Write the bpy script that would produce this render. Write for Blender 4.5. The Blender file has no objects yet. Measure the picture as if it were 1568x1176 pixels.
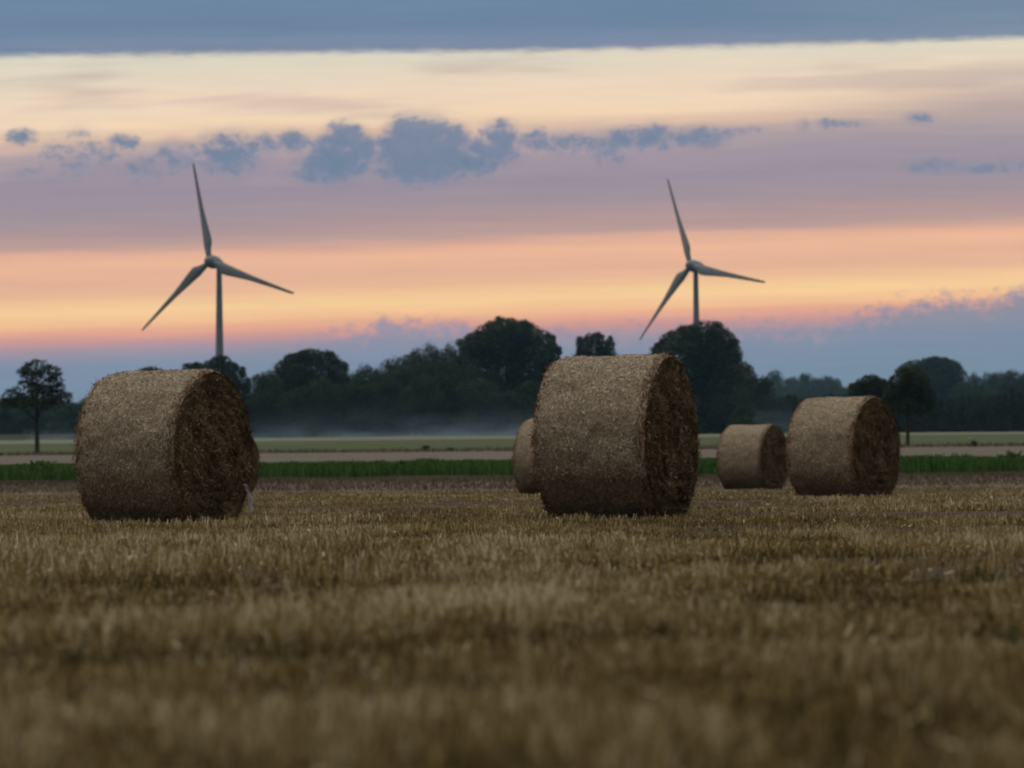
import bpy, math, random
import numpy as np
from mathutils import Vector, Matrix

scene = bpy.context.scene
R = math.radians
FPX = 1568 * 85.0 / 36.0          # focal length in photo pixels (85 mm lens)
HOR = 725.0                       # level line of the stubble plane in the photo
CAM_Z = 0.45
ROLL = math.atan(0.0087)
PITCH = math.atan((HOR - 588.0) / FPX)

# ------------------------------------------------------------------ camera
cam_d = bpy.data.cameras.new('camera')
cam_d.lens = 85.0
cam_d.sensor_width = 36.0
cam_d.clip_start = 0.05
cam_d.clip_end = 20000
cam_d.dof.use_dof = True
cam_d.dof.focus_distance = 23.0
cam_d.dof.aperture_fstop = 3.0
cam = bpy.data.objects.new('camera', cam_d)
scene.collection.objects.link(cam)
_rt = Vector((math.cos(ROLL), 0, -math.sin(ROLL)))
_fw = Vector((0, math.cos(PITCH), math.sin(PITCH)))
_rt = (_rt - _fw * _rt.dot(_fw)).normalized()
_up = _rt.cross(_fw).normalized()
_m = Matrix((( _rt.x, _up.x, -_fw.x, 0), (_rt.y, _up.y, -_fw.y, 0), (_rt.z, _up.z, -_fw.z, CAM_Z), (0, 0, 0, 1)))
cam.matrix_world = _m
scene.camera = cam


def at(x, y, Y):
    """world point at depth Y that the photo shows at pixel (x, y)"""
    d = _fw + _rt * ((x - 784) / FPX) + _up * ((588 - y) / FPX)
    k = Y / d.y
    return Vector((d.x * k, Y, CAM_Z + d.z * k))


def s2l(r, g, b):
    f = lambda c: (c / 255 / 12.92) if c / 255 <= 0.04045 else ((c / 255 + 0.055) / 1.055) ** 2.4
    return (f(r), f(g), f(b), 1.0)


# ------------------------------------------------------------------ render look
scene.view_settings.view_transform = 'Standard'
scene.view_settings.look = 'None'
scene.view_settings.exposure = 0.0
scene.view_settings.gamma = 1.0
scene.render.engine = 'CYCLES'
scene.cycles.use_denoising = True
scene.cycles.max_bounces = 4
scene.cycles.diffuse_bounces = 2
scene.cycles.volume_bounces = 0
scene.cycles.transparent_max_bounces = 8
scene.cycles.filter_width = 2.0
scene.cycles.sample_clamp_indirect = 4.0

# ------------------------------------------------------------------ sky
SUN_EL, SUN_AZ = 1.5, -38.0        # degrees; azimuth measured from the view axis, negative = left
world = bpy.data.worlds.new('World')
scene.world = world
world.use_nodes = True
wt = world.node_tree
wt.nodes.clear()


class NT:
    def __init__(s, tree):
        s.t = tree

    def new(s, kind, **kw):
        n = s.t.nodes.new(kind)
        for k, v in kw.items():
            setattr(n, k, v)
        return n

    def put(s, sock, v):
        if hasattr(v, 'is_output') or isinstance(v, bpy.types.NodeSocket):
            s.t.links.new(v, sock)
        else:
            sock.default_value = v

    def m(s, op, a, b=None, c=None, clamp=False):
        n = s.new('ShaderNodeMath', operation=op, use_clamp=clamp)
        s.put(n.inputs[0], a)
        if b is not None:
            s.put(n.inputs[1], b)
        if c is not None:
            s.put(n.inputs[2], c)
        return n.outputs[0]

    def v(s, op, a, b=None):
        n = s.new('ShaderNodeVectorMath', operation=op)
        s.put(n.inputs[0], a)
        if b is not None:
            s.put(n.inputs[1], b)
        return n.outputs['Value'] if op in ('DOT_PRODUCT', 'LENGTH') else n.outputs[0]

    def xyz(s, x, y, z):
        n = s.new('ShaderNodeCombineXYZ')
        for i, q in enumerate((x, y, z)):
            s.put(n.inputs[i], q)
        return n.outputs[0]

    def noise(s, vec, scale=1.0, detail=4.0, rough=0.55, dist=0.0):
        n = s.new('ShaderNodeTexNoise')
        s.put(n.inputs['Vector'], vec)
        n.inputs['Scale'].default_value = scale
        n.inputs['Detail'].default_value = detail
        n.inputs['Roughness'].default_value = rough
        n.inputs['Distortion'].default_value = dist
        return n.outputs['Fac']

    def step(s, x, lo, hi, smooth=True):
        n = s.new('ShaderNodeMapRange')
        n.interpolation_type = 'SMOOTHSTEP' if smooth else 'LINEAR'
        s.put(n.inputs['Value'], x)
        s.put(n.inputs['From Min'], lo)
        s.put(n.inputs['From Max'], hi)
        return n.outputs[0]

    def ramp(s, fac, stops):
        n = s.new('ShaderNodeValToRGB')
        e = n.color_ramp.elements
        while len(e) > 1:
            e.remove(e[-1])
        e[0].position, e[0].color = stops[0]
        for p, c in stops[1:]:
            x = e.new(p)
            x.color = c
        s.put(n.inputs[0], fac)
        return n.outputs[0]

    def mix(s, f, a, b, blend='MIX'):
        n = s.new('ShaderNodeMix', data_type='RGBA', blend_type=blend)
        s.put(n.inputs[0], f)
        s.put(n.inputs[6], a)
        s.put(n.inputs[7], b)
        return n.outputs[2]


W = NT(wt)
tc = W.new('ShaderNodeTexCoord')
sep = W.new('ShaderNodeSeparateXYZ')
wt.links.new(tc.outputs['Generated'], sep.inputs[0])
sx, sy, sz = sep.outputs
hor = W.m('SQRT', W.m('ADD', W.m('MULTIPLY', sx, sx), W.m('MULTIPLY', sy, sy)))
U = W.m('MULTIPLY', W.m('ARCTAN2', sx, sy), 57.29578)       # azimuth, degrees
Vel = W.m('MULTIPLY', W.m('ARCTAN2', sz, hor), 57.29578)     # elevation, degrees
V = W.m('MULTIPLY', W.m('ARCTAN2', sz, W.m('MAXIMUM', W.m('ABSOLUTE', sy), 0.3)), 57.29578)   # slope of the cloud streets, which run square to the sunset


def Vd(y):
    return math.degrees(math.atan((HOR - y) / FPX))


def Ud(x):
    return math.degrees(math.atan((x - 784) / FPX))


def un(x, y):
    return Ud(x), Vd(y + (x - 784) * 0.0087)


# long horizontal bands of stratus and clear sky
Uc = W.m('MINIMUM', W.m('MAXIMUM', U, -60.0), 60.0)
n1 = W.noise(W.xyz(W.m('MULTIPLY', U, 0.10), W.m('MULTIPLY', V, 0.9), 3.1), 1.0, 3, 0.5)
n2 = W.noise(W.xyz(W.m('MULTIPLY', U, 0.22), W.m('MULTIPLY', V, 3.6), 8.7), 1.0, 4, 0.55)
warp = W.m('ADD', W.m('MULTIPLY', W.m('SUBTRACT', n1, 0.5), 0.75), W.m('MULTIPLY', W.m('SUBTRACT', n2, 0.5), 0.30))
Vt = W.m('SUBTRACT', V, W.m('MULTIPLY', Uc, 0.024))
Vt = W.m('ADD', Vt, W.m('MULTIPLY', warp, W.step(Vt, 4.2, 7.0)))
Vt = W.m('ADD', Vt, W.m('MULTIPLY', W.m('SUBTRACT', n2, 0.5), 0.22))
bands = [(1180, (70, 82, 96)), (660, (104, 134, 156)), (600, (114, 142, 162)), (540, (132, 145, 168)), (520, (160, 148, 164)), (507, (202, 150, 150)),
         (492, (230, 165, 142)), (476, (250, 194, 146)), (458, (255, 212, 154)), (443, (249, 202, 150)), (428, (238, 186, 150)),
         (408, (233, 180, 150)), (384, (241, 186, 152)), (370, (229, 176, 150)), (354, (190, 157, 150)), (338, (178, 150, 150)), (312, (164, 146, 154)),
         (275, (154, 142, 156)), (240, (162, 148, 160)), (215, (186, 165, 164)), (192, (222, 190, 166)), (168, (243, 214, 182)),
         (140, (238, 214, 188)), (112, (230, 213, 190)), (80, (222, 214, 194)), (20, (200, 205, 190))]
V0, V1 = -6.5, 12.0
stops = [((Vd(y) - V0) / (V1 - V0), s2l(*c)) for y, c in bands]
stops = [(max(0, min(1, p)), c) for p, c in stops]
front = W.ramp(W.m('DIVIDE', W.m('SUBTRACT', Vt, V0), V1 - V0), stops)
# faint grey veils inside the bands
veil = W.step(W.noise(W.xyz(W.m('MULTIPLY', U, 0.16), W.m('ADD', W.m('MULTIPLY', V, 1.5), W.m('MULTIPLY', U, -0.05)), 21.0), 1.0, 4, 0.5), 0.50, 0.72)
veil_f = W.m('MULTIPLY', W.m('MULTIPLY', veil, W.step(Vt, 6.6, 7.6)), 0.42)
front = W.mix(veil_f, front, s2l(178, 160, 158))
# the sky to the right is greyer and mauve
greyr = W.m('MULTIPLY', W.m('MULTIPLY', W.step(U, 1.5, 12.0), W.step(Vt, 6.1, 7.1)), W.m('SUBTRACT', 1.0, W.step(W.m('SUBTRACT', V, W.m('MULTIPLY', U, 0.13)), 7.1, 8.3)))
front = W.mix(W.m('MULTIPLY', greyr, 0.62), front, s2l(158, 148, 158))


def curve(x, pts, lo, hi, ylo, yhi):
    n = W.new('ShaderNodeFloatCurve')
    W.put(n.inputs['Value'], W.m('DIVIDE', W.m('SUBTRACT', x, lo), hi - lo, clamp=True))
    c = n.mapping.curves[0]
    P = [((a - lo) / (hi - lo), (b - ylo) / (yhi - ylo)) for a, b in pts]
    c.points[0].location = P[0]
    c.points[-1].location = P[-1]
    for p in P[1:-1]:
        c.points.new(*p)
    n.mapping.update()
    return W.m('ADD', W.m('MULTIPLY', n.outputs[0], yhi - ylo), ylo)


# cumulus chain drifting across the mauve band
blobs = [(34, 208, 20, 11, 1.0), (122, 203, 15, 6, .7), (112, 240, 50, 30, .52), (88, 232, 22, 16, .62), (188, 214, 22, 11, .9), (160, 228, 45, 14, .6),
         (62, 264, 50, 16, .42), (222, 257, 32, 18, .62), (270, 241, 28, 22, .72), (352, 233, 42, 28, .95), (350, 250, 34, 16, .8), (405, 220, 28, 15, .8),
         (450, 214, 22, 14, .95), (530, 211, 28, 22, 1.2), (505, 228, 24, 18, 1.0), (553, 228, 24, 20, 1.05), (518, 246, 46, 26, 1.25), (498, 266, 42, 12, 1.0), (625, 204, 28, 22, 1.3), (660, 200, 30, 18, 1.25), (693, 214, 24, 22, 1.2),
         (604, 224, 22, 20, 1.1), (650, 238, 62, 34, 1.4), (712, 246, 50, 18, 1.15), (612, 258, 34, 14, 1.0), (770, 208, 24, 20, 1.1), (748, 232, 44, 18, 1.05), (822, 212, 22, 15, .9),
         (860, 218, 30, 16, .75), (890, 213, 20, 13, .7), (932, 222, 30, 18, .85), (962, 211, 26, 17, .9), (1002, 209, 34, 17, 1.0),
         (940, 238, 26, 14, .5), (1076, 208, 38, 14, .95), (1128, 200, 22, 7, .7), (1160, 196, 16, 5, .45), (1238, 190, 9, 8, .6), (1272, 187, 16, 8, .8),
         (1304, 186, 26, 6, .55), (1416, 178, 18, 8, .8), (1428, 252, 34, 10, .72), (1512, 256, 48, 8, .66), (1575, 250, 40, 8, .6), (298, 222, 22, 8, .5)]
P = W.xyz(U, V, 0.0)
nz = W.noise(W.xyz(W.m('MULTIPLY', U, 1.0), W.m('MULTIPLY', V, 1.25), 0.0), 3.0, 7, 0.68, 0.35)
nb = W.noise(W.xyz(U, W.m('MULTIPLY', V, 1.4), 5.0), 0.9, 3, 0.5)
fld = None
for x, y, rx, ry, a in blobs:
    u, v = un(x, y)
    d = W.v('MULTIPLY', W.v('SUBTRACT', P, (u, v, 0)), (FPX / 57.3 / rx * 0.86, FPX / 57.3 / ry * 0.86, 0))
    f = W.m('MULTIPLY_ADD', W.v('DOT_PRODUCT', d, d), -0.5 * a, a)
    fld = f if fld is None else W.m('SMOOTH_MAX', fld, f, 0.18)
fld = W.m('MAXIMUM', fld, -1.0)
cum = W.step(W.m('ADD', fld, W.m('MULTIPLY', W.m('SUBTRACT', nz, 0.5), 2.5)), 0.30, 0.98)
cumc = W.mix(W.step(nb, 0.35, 0.7), s2l(104, 127, 153), s2l(124, 134, 158))
core = W.step(W.m('ADD', fld, W.m('MULTIPLY', W.m('SUBTRACT', nz, 0.5), 2.6)), 0.45, 1.5)
cumc = W.mix(core, s2l(120, 133, 158), cumc)
soft = W.step(W.m('ADD', fld, W.m('MULTIPLY', W.m('SUBTRACT', nb, 0.5), 1.2)), -0.25, 1.0)
front = W.mix(W.m('MULTIPLY', soft, 0.42), front, s2l(134, 138, 160))
front = W.mix(W.m('MULTIPLY', cum, 0.90), front, cumc)

# blue-grey cloud bank over the horizon, ragged on top
bank_pts = [(-30, Vd(524)), (Ud(0), Vd(520) ), (Ud(250), Vd(514)), (Ud(450), Vd(508)), (Ud(500), Vd(500)), (Ud(560), Vd(497)), (Ud(602), Vd(481)), (Ud(618), Vd(490)),
            (Ud(650), Vd(490)), (Ud(670), Vd(486)), (Ud(740), Vd(496)), (Ud(880), Vd(504)), (Ud(1000), Vd(504)), (Ud(1130), Vd(496)), (Ud(1160), Vd(492)), (Ud(1230), Vd(497)),
            (Ud(1300), Vd(482)), (Ud(1370), Vd(470)), (Ud(1450), Vd(458)), (Ud(1510), Vd(462)), (Ud(1568), Vd(444)), (30, Vd(415))]
edge = curve(U, bank_pts, -30, 30, 2.0, 6.0)
nbk = W.noise(W.xyz(W.m('MULTIPLY', U, 1.3), W.m('MULTIPLY', V, 1.7), 2.0), 2.4, 6, 0.64)
dd = W.m('SUBTRACT', W.m('ADD', edge, W.m('MULTIPLY', W.m('SUBTRACT', nbk, 0.47), W.m('MULTIPLY', W.step(U, -6.5, -3.0), 1.45))), V)
bank = W.step(dd, -0.12, 0.42)
bankc = W.ramp(W.m('DIVIDE', V, 5.0), [(0.0, s2l(106, 129, 152)), (0.3, s2l(116, 138, 161)), (0.52, s2l(127, 143, 166)), (0.68, s2l(146, 147, 168)), (0.85, s2l(164, 148, 164))])
bankc = W.mix(W.m('MULTIPLY', W.step(U, 0.0, 12.0), 0.5), bankc, s2l(114, 138, 157))
bankc = W.mix(W.m('MULTIPLY', W.step(dd, 0.62, 0.05), 0.62), bankc, s2l(186, 150, 160))
front = W.mix(W.m('MULTIPLY', bank, 0.93), front, bankc)

# grey-blue overcast sheet from the upper edge of the picture over the zenith
top_pts = [(-30, Vd(92)), (Ud(0), Vd(84 - 6.8)), (Ud(400), Vd(79 - 3.4)), (Ud(784), Vd(75.5)), (Ud(1100), Vd(69 + 2.7)), (Ud(1568), Vd(55 + 6.8)), (30, Vd(20))]
tedge = curve(U, top_pts, -30, 30, 8.0, 12.0)
ntop = W.noise(W.xyz(W.m('MULTIPLY', U, 0.7), W.m('MULTIPLY', V, 3.0), 4.0), 2.0, 6, 0.68)
td = W.m('SUBTRACT', V, W.m('ADD', tedge, W.m('MULTIPLY', W.m('SUBTRACT', ntop, 0.5), 0.24)))
topm = W.step(td, -0.10, 0.13)
tn = W.noise(W.xyz(W.m('MULTIPLY', U, 0.12), W.m('MULTIPLY', V, 2.2), 12.0), 1.0, 5, 0.55)
topc = W.ramp(W.m('DIVIDE', td, 1.6, clamp=True), [(0.0, s2l(140, 144, 162)), (0.10, s2l(124, 138, 164)), (0.45, s2l(110, 132, 161)), (1.0, s2l(106, 134, 160))])
topc = W.mix(W.m('MULTIPLY', W.step(tn, 0.35, 0.7), 0.55), topc, s2l(98, 126, 154))
topc = W.mix(W.m('MULTIPLY', W.step(U, 2.0, 12.0), 0.35), topc, s2l(128, 146, 160))
front = W.mix(topm, front, topc)

# the rest of the dome: Nishita dusk sky behind thin overcast, darker to the east
nish = W.new('ShaderNodeTexSky', sky_type='NISHITA')
nish.sun_disc = False
nish.sun_elevation = R(SUN_EL)
nish.sun_rotation = R(SUN_AZ)
nish.altitude = 0
nish_c = W.mix(1.0, nish.outputs[0], (0.15, 0.15, 0.15, 1), 'MULTIPLY')
cover = W.noise(tc.outputs['Generated'], 3.0, 5, 0.6)
zen = W.ramp(W.m('DIVIDE', Vel, 90.0, clamp=True), [(0.0, (0.16, 0.17, 0.20, 1)), (0.14, (0.22, 0.26, 0.33, 1)), (0.35, (0.55, 0.53, 0.55, 1)), (0.6, (1.25, 1.17, 1.10, 1)), (1.0, (1.7, 1.58, 1.45, 1))])
dome = W.mix(W.step(cover, 0.3, 0.75), zen, nish_c)
dome = W.mix(0.75, dome, zen)
east = W.mix(W.step(Vel, 18.0, 82.0), (0.045, 0.050, 0.062, 1), (1.6, 1.48, 1.36, 1))
dome = W.mix(W.step(sy, -0.75, 0.15), east, dome)
fmask = W.m('MULTIPLY', W.m('SUBTRACT', 1.0, W.step(Vel, 13.0, 28.0)), W.step(sy, 0.10, 0.65))
streak = W.noise(W.xyz(W.m('MULTIPLY', U, 0.30), W.m('MULTIPLY', V, 5.0), 31.0), 1.0, 5, 0.6)
front = W.mix(1.0, front, W.ramp(streak, [(0.25, (.95, .95, .96, 1)), (0.75, (1.04, 1.035, 1.03, 1))]), 'MULTIPLY')
front = W.mix(1.0, front, (1.07, 1.06, 1.05, 1), 'MULTIPLY')
sky_c = W.mix(fmask, dome, front)
# sunset glow low on the left, where the sun went down
glow = W.m('MULTIPLY', W.step(W.m('ABSOLUTE', W.m('ADD', U, 62.0)), 42.0, 5.0), W.step(W.m('ABSOLUTE', W.m('SUBTRACT', Vel, 9.0)), 16.0, 0.0))
sky_c = W.mix(W.m('MULTIPLY', glow, 0.9), sky_c, (1.05, 0.66, 0.42, 1))
bg = W.new('ShaderNodeBackground')
W.put(bg.inputs['Color'], sky_c)
bg.inputs['Strength'].default_value = 1.0
wo = W.new('ShaderNodeOutputWorld')
wt.links.new(bg.outputs[0], wo.inputs[0])
world.cycles.sampling_method = 'MANUAL'
world.cycles.sample_map_resolution = 1024

# last afterglow of the sun below the cloud, very weak and soft
sun_d = bpy.data.lights.new('sun', 'SUN')
sun_d.energy = 0.30
sun_d.angle = R(28)
sun_d.color = (1.0, 0.72, 0.52)
sun = bpy.data.objects.new('sun', sun_d)
scene.collection.objects.link(sun)
_sd = Vector((math.sin(R(-72)) * math.cos(R(24)), math.cos(R(-72)) * math.cos(R(24)), math.sin(R(24))))
sun.rotation_euler = _sd.to_track_quat('Z', 'Y').to_euler()

# ------------------------------------------------------------------ helpers
COL = scene.collection.objects


def tag(o, label=None, cat=None, group=None, kind=None):
    if label: o['label'] = label
    if cat: o['category'] = cat
    if group: o['group'] = group
    if kind: o['kind'] = kind
    return o


def empty(name, loc, rz=0.0, parent=None):
    o = bpy.data.objects.new(name, None)
    o.empty_display_size = 0.3
    COL.link(o)
    o.location = loc
    o.rotation_euler = (0, 0, rz)
    if parent: o.parent = parent
    return o


def np_mesh(name, V, F, attrs=None, smooth=False):
    """V (n,3); F list of (m,k) int arrays (k=3 or 4); attrs name -> per-vertex float array"""
    me = bpy.data.meshes.new(name)
    V = np.asarray(V, np.float32)
    if not isinstance(F, (list, tuple)):
        F = [F]
    F = [np.asarray(f, np.int32) for f in F if len(f)]
    loops = np.concatenate([f.ravel() for f in F])
    tot = np.concatenate([np.full(len(f), f.shape[1], np.int32) for f in F])
    start = np.concatenate([[0], np.cumsum(tot)[:-1]]).astype(np.int32)
    me.vertices.add(len(V))
    me.vertices.foreach_set('co', V.ravel())
    me.loops.add(len(loops))
    me.loops.foreach_set('vertex_index', loops)
    me.polygons.add(len(tot))
    me.polygons.foreach_set('loop_start', start)
    me.polygons.foreach_set('loop_total', tot)
    if smooth is not False:
        sm = np.ones(len(tot), bool) if smooth is True else np.asarray(smooth, bool)
        me.polygons.foreach_set('use_smooth', sm)
    me.update(calc_edges=True)
    for k, a in (attrs or {}).items():
        at_ = me.attributes.new(k, 'FLOAT', 'POINT')
        at_.data.foreach_set('value', np.asarray(a, np.float32))
    return me


def link(name, me, mats, parent=None, loc=None):
    o = bpy.data.objects.new(name, me)
    COL.link(o)
    for m in (mats if isinstance(mats, (list, tuple)) else [mats]):
        if m.name not in [x.name for x in me.materials if x]:
            me.materials.append(m)
    if parent: o.parent = parent
    if loc is not None: o.location = loc
    return o


class Bag:
    """collects vertices, faces and a tone value per vertex into one mesh"""

    def __init__(s):
        s.V, s.Q, s.T, s.A, s.SQ, s.ST, s.n = [], [], [], [], [], [], 0

    def add(s, V, Q=None, T=None, a=None, smooth=False):
        V = np.asarray(V, float)
        if Q is not None and len(Q):
            s.Q.append(np.asarray(Q) + s.n)
            s.SQ.append(np.full(len(Q), smooth))
        if T is not None and len(T):
            s.T.append(np.asarray(T) + s.n)
            s.ST.append(np.full(len(T), smooth))
        s.V.append(V)
        s.A.append(np.full(len(V), 0.5) if a is None else np.broadcast_to(a, (len(V),)).astype(float))
        s.n += len(V)

    def mesh(s, name, attr='rnd'):
        F, S = [], []
        if s.Q: F.append(np.concatenate(s.Q)); S.append(np.concatenate(s.SQ))
        if s.T: F.append(np.concatenate(s.T)); S.append(np.concatenate(s.ST))
        return np_mesh(name, np.concatenate(s.V), F, {attr: np.concatenate(s.A)}, np.concatenate(S))

    def build(s, name, mats, parent=None):
        return link(name, s.mesh(name), mats, parent)


def norm(a):
    return a / np.maximum(np.linalg.norm(a, axis=-1, keepdims=True), 1e-9)


def strips(P0, D, L, Wd, side):
    """flat straws: base P0, unit direction D, length L, width Wd, side vector; returns V, Q"""
    n = len(P0)
    L = np.broadcast_to(L, (n,))[:, None]
    w = np.broadcast_to(Wd, (n,))[:, None] * 0.5
    V = np.empty((n, 4, 3))
    V[:, 0] = P0 - side * w
    V[:, 1] = P0 + side * w
    V[:, 2] = P0 + D * L + side * w * 0.7
    V[:, 3] = P0 + D * L - side * w * 0.7
    return V.reshape(-1, 3), np.arange(4 * n).reshape(n, 4)


def tube(pts, radii, seg=8, cap=True):
    pts = [Vector(p) for p in pts]
    V, Q, T = [], [], []
    for i, p in enumerate(pts):
        d = (pts[min(i + 1, len(pts) - 1)] - pts[max(i - 1, 0)]).normalized()
        a = d.orthogonal().normalized() if abs(d.z) > 0.99 or True else None
        ref = Vector((1, 0, 0)) if abs(d.x) < 0.9 else Vector((0, 1, 0))
        a = (ref - d * ref.dot(d)).normalized()
        b = d.cross(a)
        for k in range(seg):
            t = 2 * math.pi * k / seg
            V.append(p + (a * math.cos(t) + b * math.sin(t)) * radii[i])
    for i in range(len(pts) - 1):
        for k in range(seg):
            k2 = (k + 1) % seg
            Q.append((i * seg + k, i * seg + k2, (i + 1) * seg + k2, (i + 1) * seg + k))
    if cap:
        for i, rev in ((0, True), (len(pts) - 1, False)):
            c = len(V)
            V.append(pts[i])
            for k in range(seg):
                k2 = (k + 1) % seg
                f = (i * seg + k, i * seg + k2, c)
                T.append(f[::-1] if rev else f)
    return np.array([tuple(v) for v in V]), np.array(Q), (np.array(T) if T else None)


_rs = np.random.RandomState(5)
_lat = _rs.rand(256, 256)


def vnoise(x, y):
    """smooth 2-D value noise in 0..1"""
    x = np.asarray(x, float); y = np.asarray(y, float)
    xi = np.floor(x).astype(int); yi = np.floor(y).astype(int)
    fx = x - xi; fy = y - yi
    fx = fx * fx * (3 - 2 * fx); fy = fy * fy * (3 - 2 * fy)
    g = lambda a, b: _lat[a % 256, b % 256]
    return (g(xi, yi) * (1 - fx) + g(xi + 1, yi) * fx) * (1 - fy) + (g(xi, yi + 1) * (1 - fx) + g(xi + 1, yi + 1) * fx) * fy


# ------------------------------------------------------------------ materials
def mat(name):
    m = bpy.data.materials.new(name)
    m.use_nodes = True
    m.node_tree.nodes.clear()
    N = NT(m.node_tree)
    b = N.new('ShaderNodeBsdfPrincipled')
    o = N.new('ShaderNodeOutputMaterial')
    m.node_tree.links.new(b.outputs[0], o.inputs[0])
    b.inputs['Roughness'].default_value = 0.9
    b.inputs['Specular IOR Level'].default_value = 0.15
    return m, N, b


def rnd_mat(name, stops, rough=0.85, spec=0.15, nscale=0.0, namt=0.3, trans=0.0):
    """colour picked by the per-vertex tone value, plus a little noise"""
    m, N, b = mat(name)
    a = N.new('ShaderNodeAttribute')
    a.attribute_name = 'rnd'
    f = a.outputs['Fac']
    if nscale:
        t = N.new('ShaderNodeTexCoord')
        f = N.m('ADD', f, N.m('MULTIPLY', N.m('SUBTRACT', N.noise(t.outputs['Object'], nscale, 4), 0.5), namt), clamp=True)
    c = N.ramp(f, [(p, (*q, 1)) for p, q in stops])
    N.put(b.inputs['Base Color'], c)
    b.inputs['Roughness'].default_value = rough
    b.inputs['Specular IOR Level'].default_value = spec
    if trans:
        tr = N.new('ShaderNodeBsdfTranslucent')
        N.put(tr.inputs['Color'], c)
        mx = N.new('ShaderNodeMixShader')
        mx.inputs[0].default_value = trans
        m.node_tree.links.new(b.outputs[0], mx.inputs[1])
        m.node_tree.links.new(tr.outputs[0], mx.inputs[2])
        out = [n for n in m.node_tree.nodes if n.type == 'OUTPUT_MATERIAL'][0]
        m.node_tree.links.new(mx.outputs[0], out.inputs[0])
    return m


def ground_mat(name, c0, c1, c2, scale, stretch=(1, 1, 1), bump=0.02, detail=6):
    m, N, b = mat(name)
    t = N.new('ShaderNodeTexCoord')
    mp = N.new('ShaderNodeMapping')
    mp.inputs['Scale'].default_value = stretch
    m.node_tree.links.new(t.outputs['Object'], mp.inputs['Vector'])
    f = N.noise(mp.outputs[0], scale, detail, 0.65)
    g = N.noise(mp.outputs[0], scale * 0.08, 4, 0.6)
    f = N.m('ADD', N.m('MULTIPLY', f, 0.6), N.m('MULTIPLY', g, 0.4))
    N.put(b.inputs['Base Color'], N.ramp(f, [(0.32, (*c0, 1)), (0.5, (*c1, 1)), (0.68, (*c2, 1))]))
    bp = N.new('ShaderNodeBump')
    bp.inputs['Strength'].default_value = 0.6
    bp.inputs['Distance'].default_value = bump
    N.put(bp.inputs['Height'], f)
    N.put(b.inputs['Normal'], bp.outputs[0])
    return m


M_SOIL = ground_mat('soil_and_chaff', (.030, .021, .012), (.065, .046, .026), (.14, .105, .058), 30, bump=0.02)
M_BANK = ground_mat('dry_bank', (.075, .058, .042), (.13, .104, .076), (.19, .155, .115), 8)
M_CROPSOIL = ground_mat('crop_soil', (.02, .03, .012), (.035, .05, .02), (.06, .08, .03), 6)
M_TAN = ground_mat('pale_stubble', (.085, .073, .052), (.125, .108, .080), (.17, .148, .11), 3.0, (.25, 1, 1))
M_PASTURE = ground_mat('meadow', (.035, .052, .016), (.060, .080, .027), (.10, .11, .042), 1.2, (.12, 1, 1))
M_PALE = ground_mat('pale_hay_strip', (.10, .12, .07), (.15, .165, .105), (.20, .21, .14), 1.0, (.12, 1, 1))

M_STUB = rnd_mat('stubble_straw', [(0.0, (.033, .023, .008)), (0.28, (.135, .094, .031)), (0.55, (.295, .215, .082)), (0.8, (.42, .332, .152)), (0.93, (.53, .445, .245)), (1.0, (.74, .66, .47))], 0.7, 0.25, trans=0.2)
M_VERGE = rnd_mat('dry_grass', [(0.0, (.07, .052, .035)), (0.5, (.15, .118, .08)), (1.0, (.25, .205, .145))], 0.9, trans=0.15)
M_CROP = rnd_mat('crop_leaves', [(0.0, (.026, .068, .012)), (0.5, (.050, .125, .022)), (1.0, (.090, .18, .038))], 0.6, 0.25, trans=0.25)
M_LEAF = rnd_mat('leaves_dark', [(0.0, (.013, .028, .012)), (0.5, (.028, .054, .021)), (1.0, (.058, .092, .036))], 0.7, 0.2, trans=0.2)
M_LEAF2 = rnd_mat('leaves_olive', [(0.0, (.012, .022, .007)), (0.5, (.026, .042, .012)), (1.0, (.055, .072, .022))], 0.7, 0.2, trans=0.2)
M_CONIF = rnd_mat('needles', [(0.0, (.012, .020, .014)), (0.5, (.024, .036, .022)), (1.0, (.045, .06, .035))], 0.8, 0.15)
M_BARK = ground_mat('bark', (.025, .02, .015), (.05, .042, .032), (.09, .078, .06), 6, (1, 1, .25), 0.03)

# bale: net-wrapped straw, and the raw ends
M_WRAP = rnd_mat('net_wrapped_straw', [(0.0, (.062, .046, .027)), (0.3, (.225, .178, .115)), (0.6, (.43, .358, .248)), (0.85, (.62, .54, .405)), (1.0, (.82, .75, .62))], 0.75, 0.25, 26.0, 0.38)
M_END = rnd_mat('straw_ends', [(0.0, (.034, .022, .009)), (0.4, (.13, .090, .042)), (0.7, (.28, .212, .108)), (0.92, (.46, .38, .225)), (1.0, (.62, .54, .36))], 0.85, 0.15, 14.0, 0.35)
M_RIM = rnd_mat('russet_rim_straw', [(0.0, (.06, .030, .013)), (0.5, (.17, .090, .042)), (1.0, (.36, .24, .13))], 0.85, 0.15, 12.0, 0.3)
M_NET, _N, _b = mat('white_net'); _b.inputs['Base Color'].default_value = (.33, .33, .34, 1)

M_TURB, _N, _b = mat('backlit_turbine_paint')  # near-white paint toned down to grey, backlit shade put into the base colour
_t = _N.new('ShaderNodeTexCoord')
_N.put(_b.inputs['Base Color'], _N.ramp(_N.noise(_t.outputs['Object'], 0.35, 4), [(0.3, (.16, .185, .20, 1)), (0.7, (.21, .235, .25, 1))]))
_b.inputs['Roughness'].default_value = 0.45
_b.inputs['Specular IOR Level'].default_value = 0.4
M_DARK, _N, _b = mat('dark_grey_fitting'); _b.inputs['Base Color'].default_value = (.08, .085, .09, 1)
M_POST, _N, _b = mat('white_post'); _b.inputs['Base Color'].default_value = (.75, .75, .72, 1)
M_POSTB, _N, _b = mat('black_band'); _b.inputs['Base Color'].default_value = (.02, .02, .02, 1)

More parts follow.
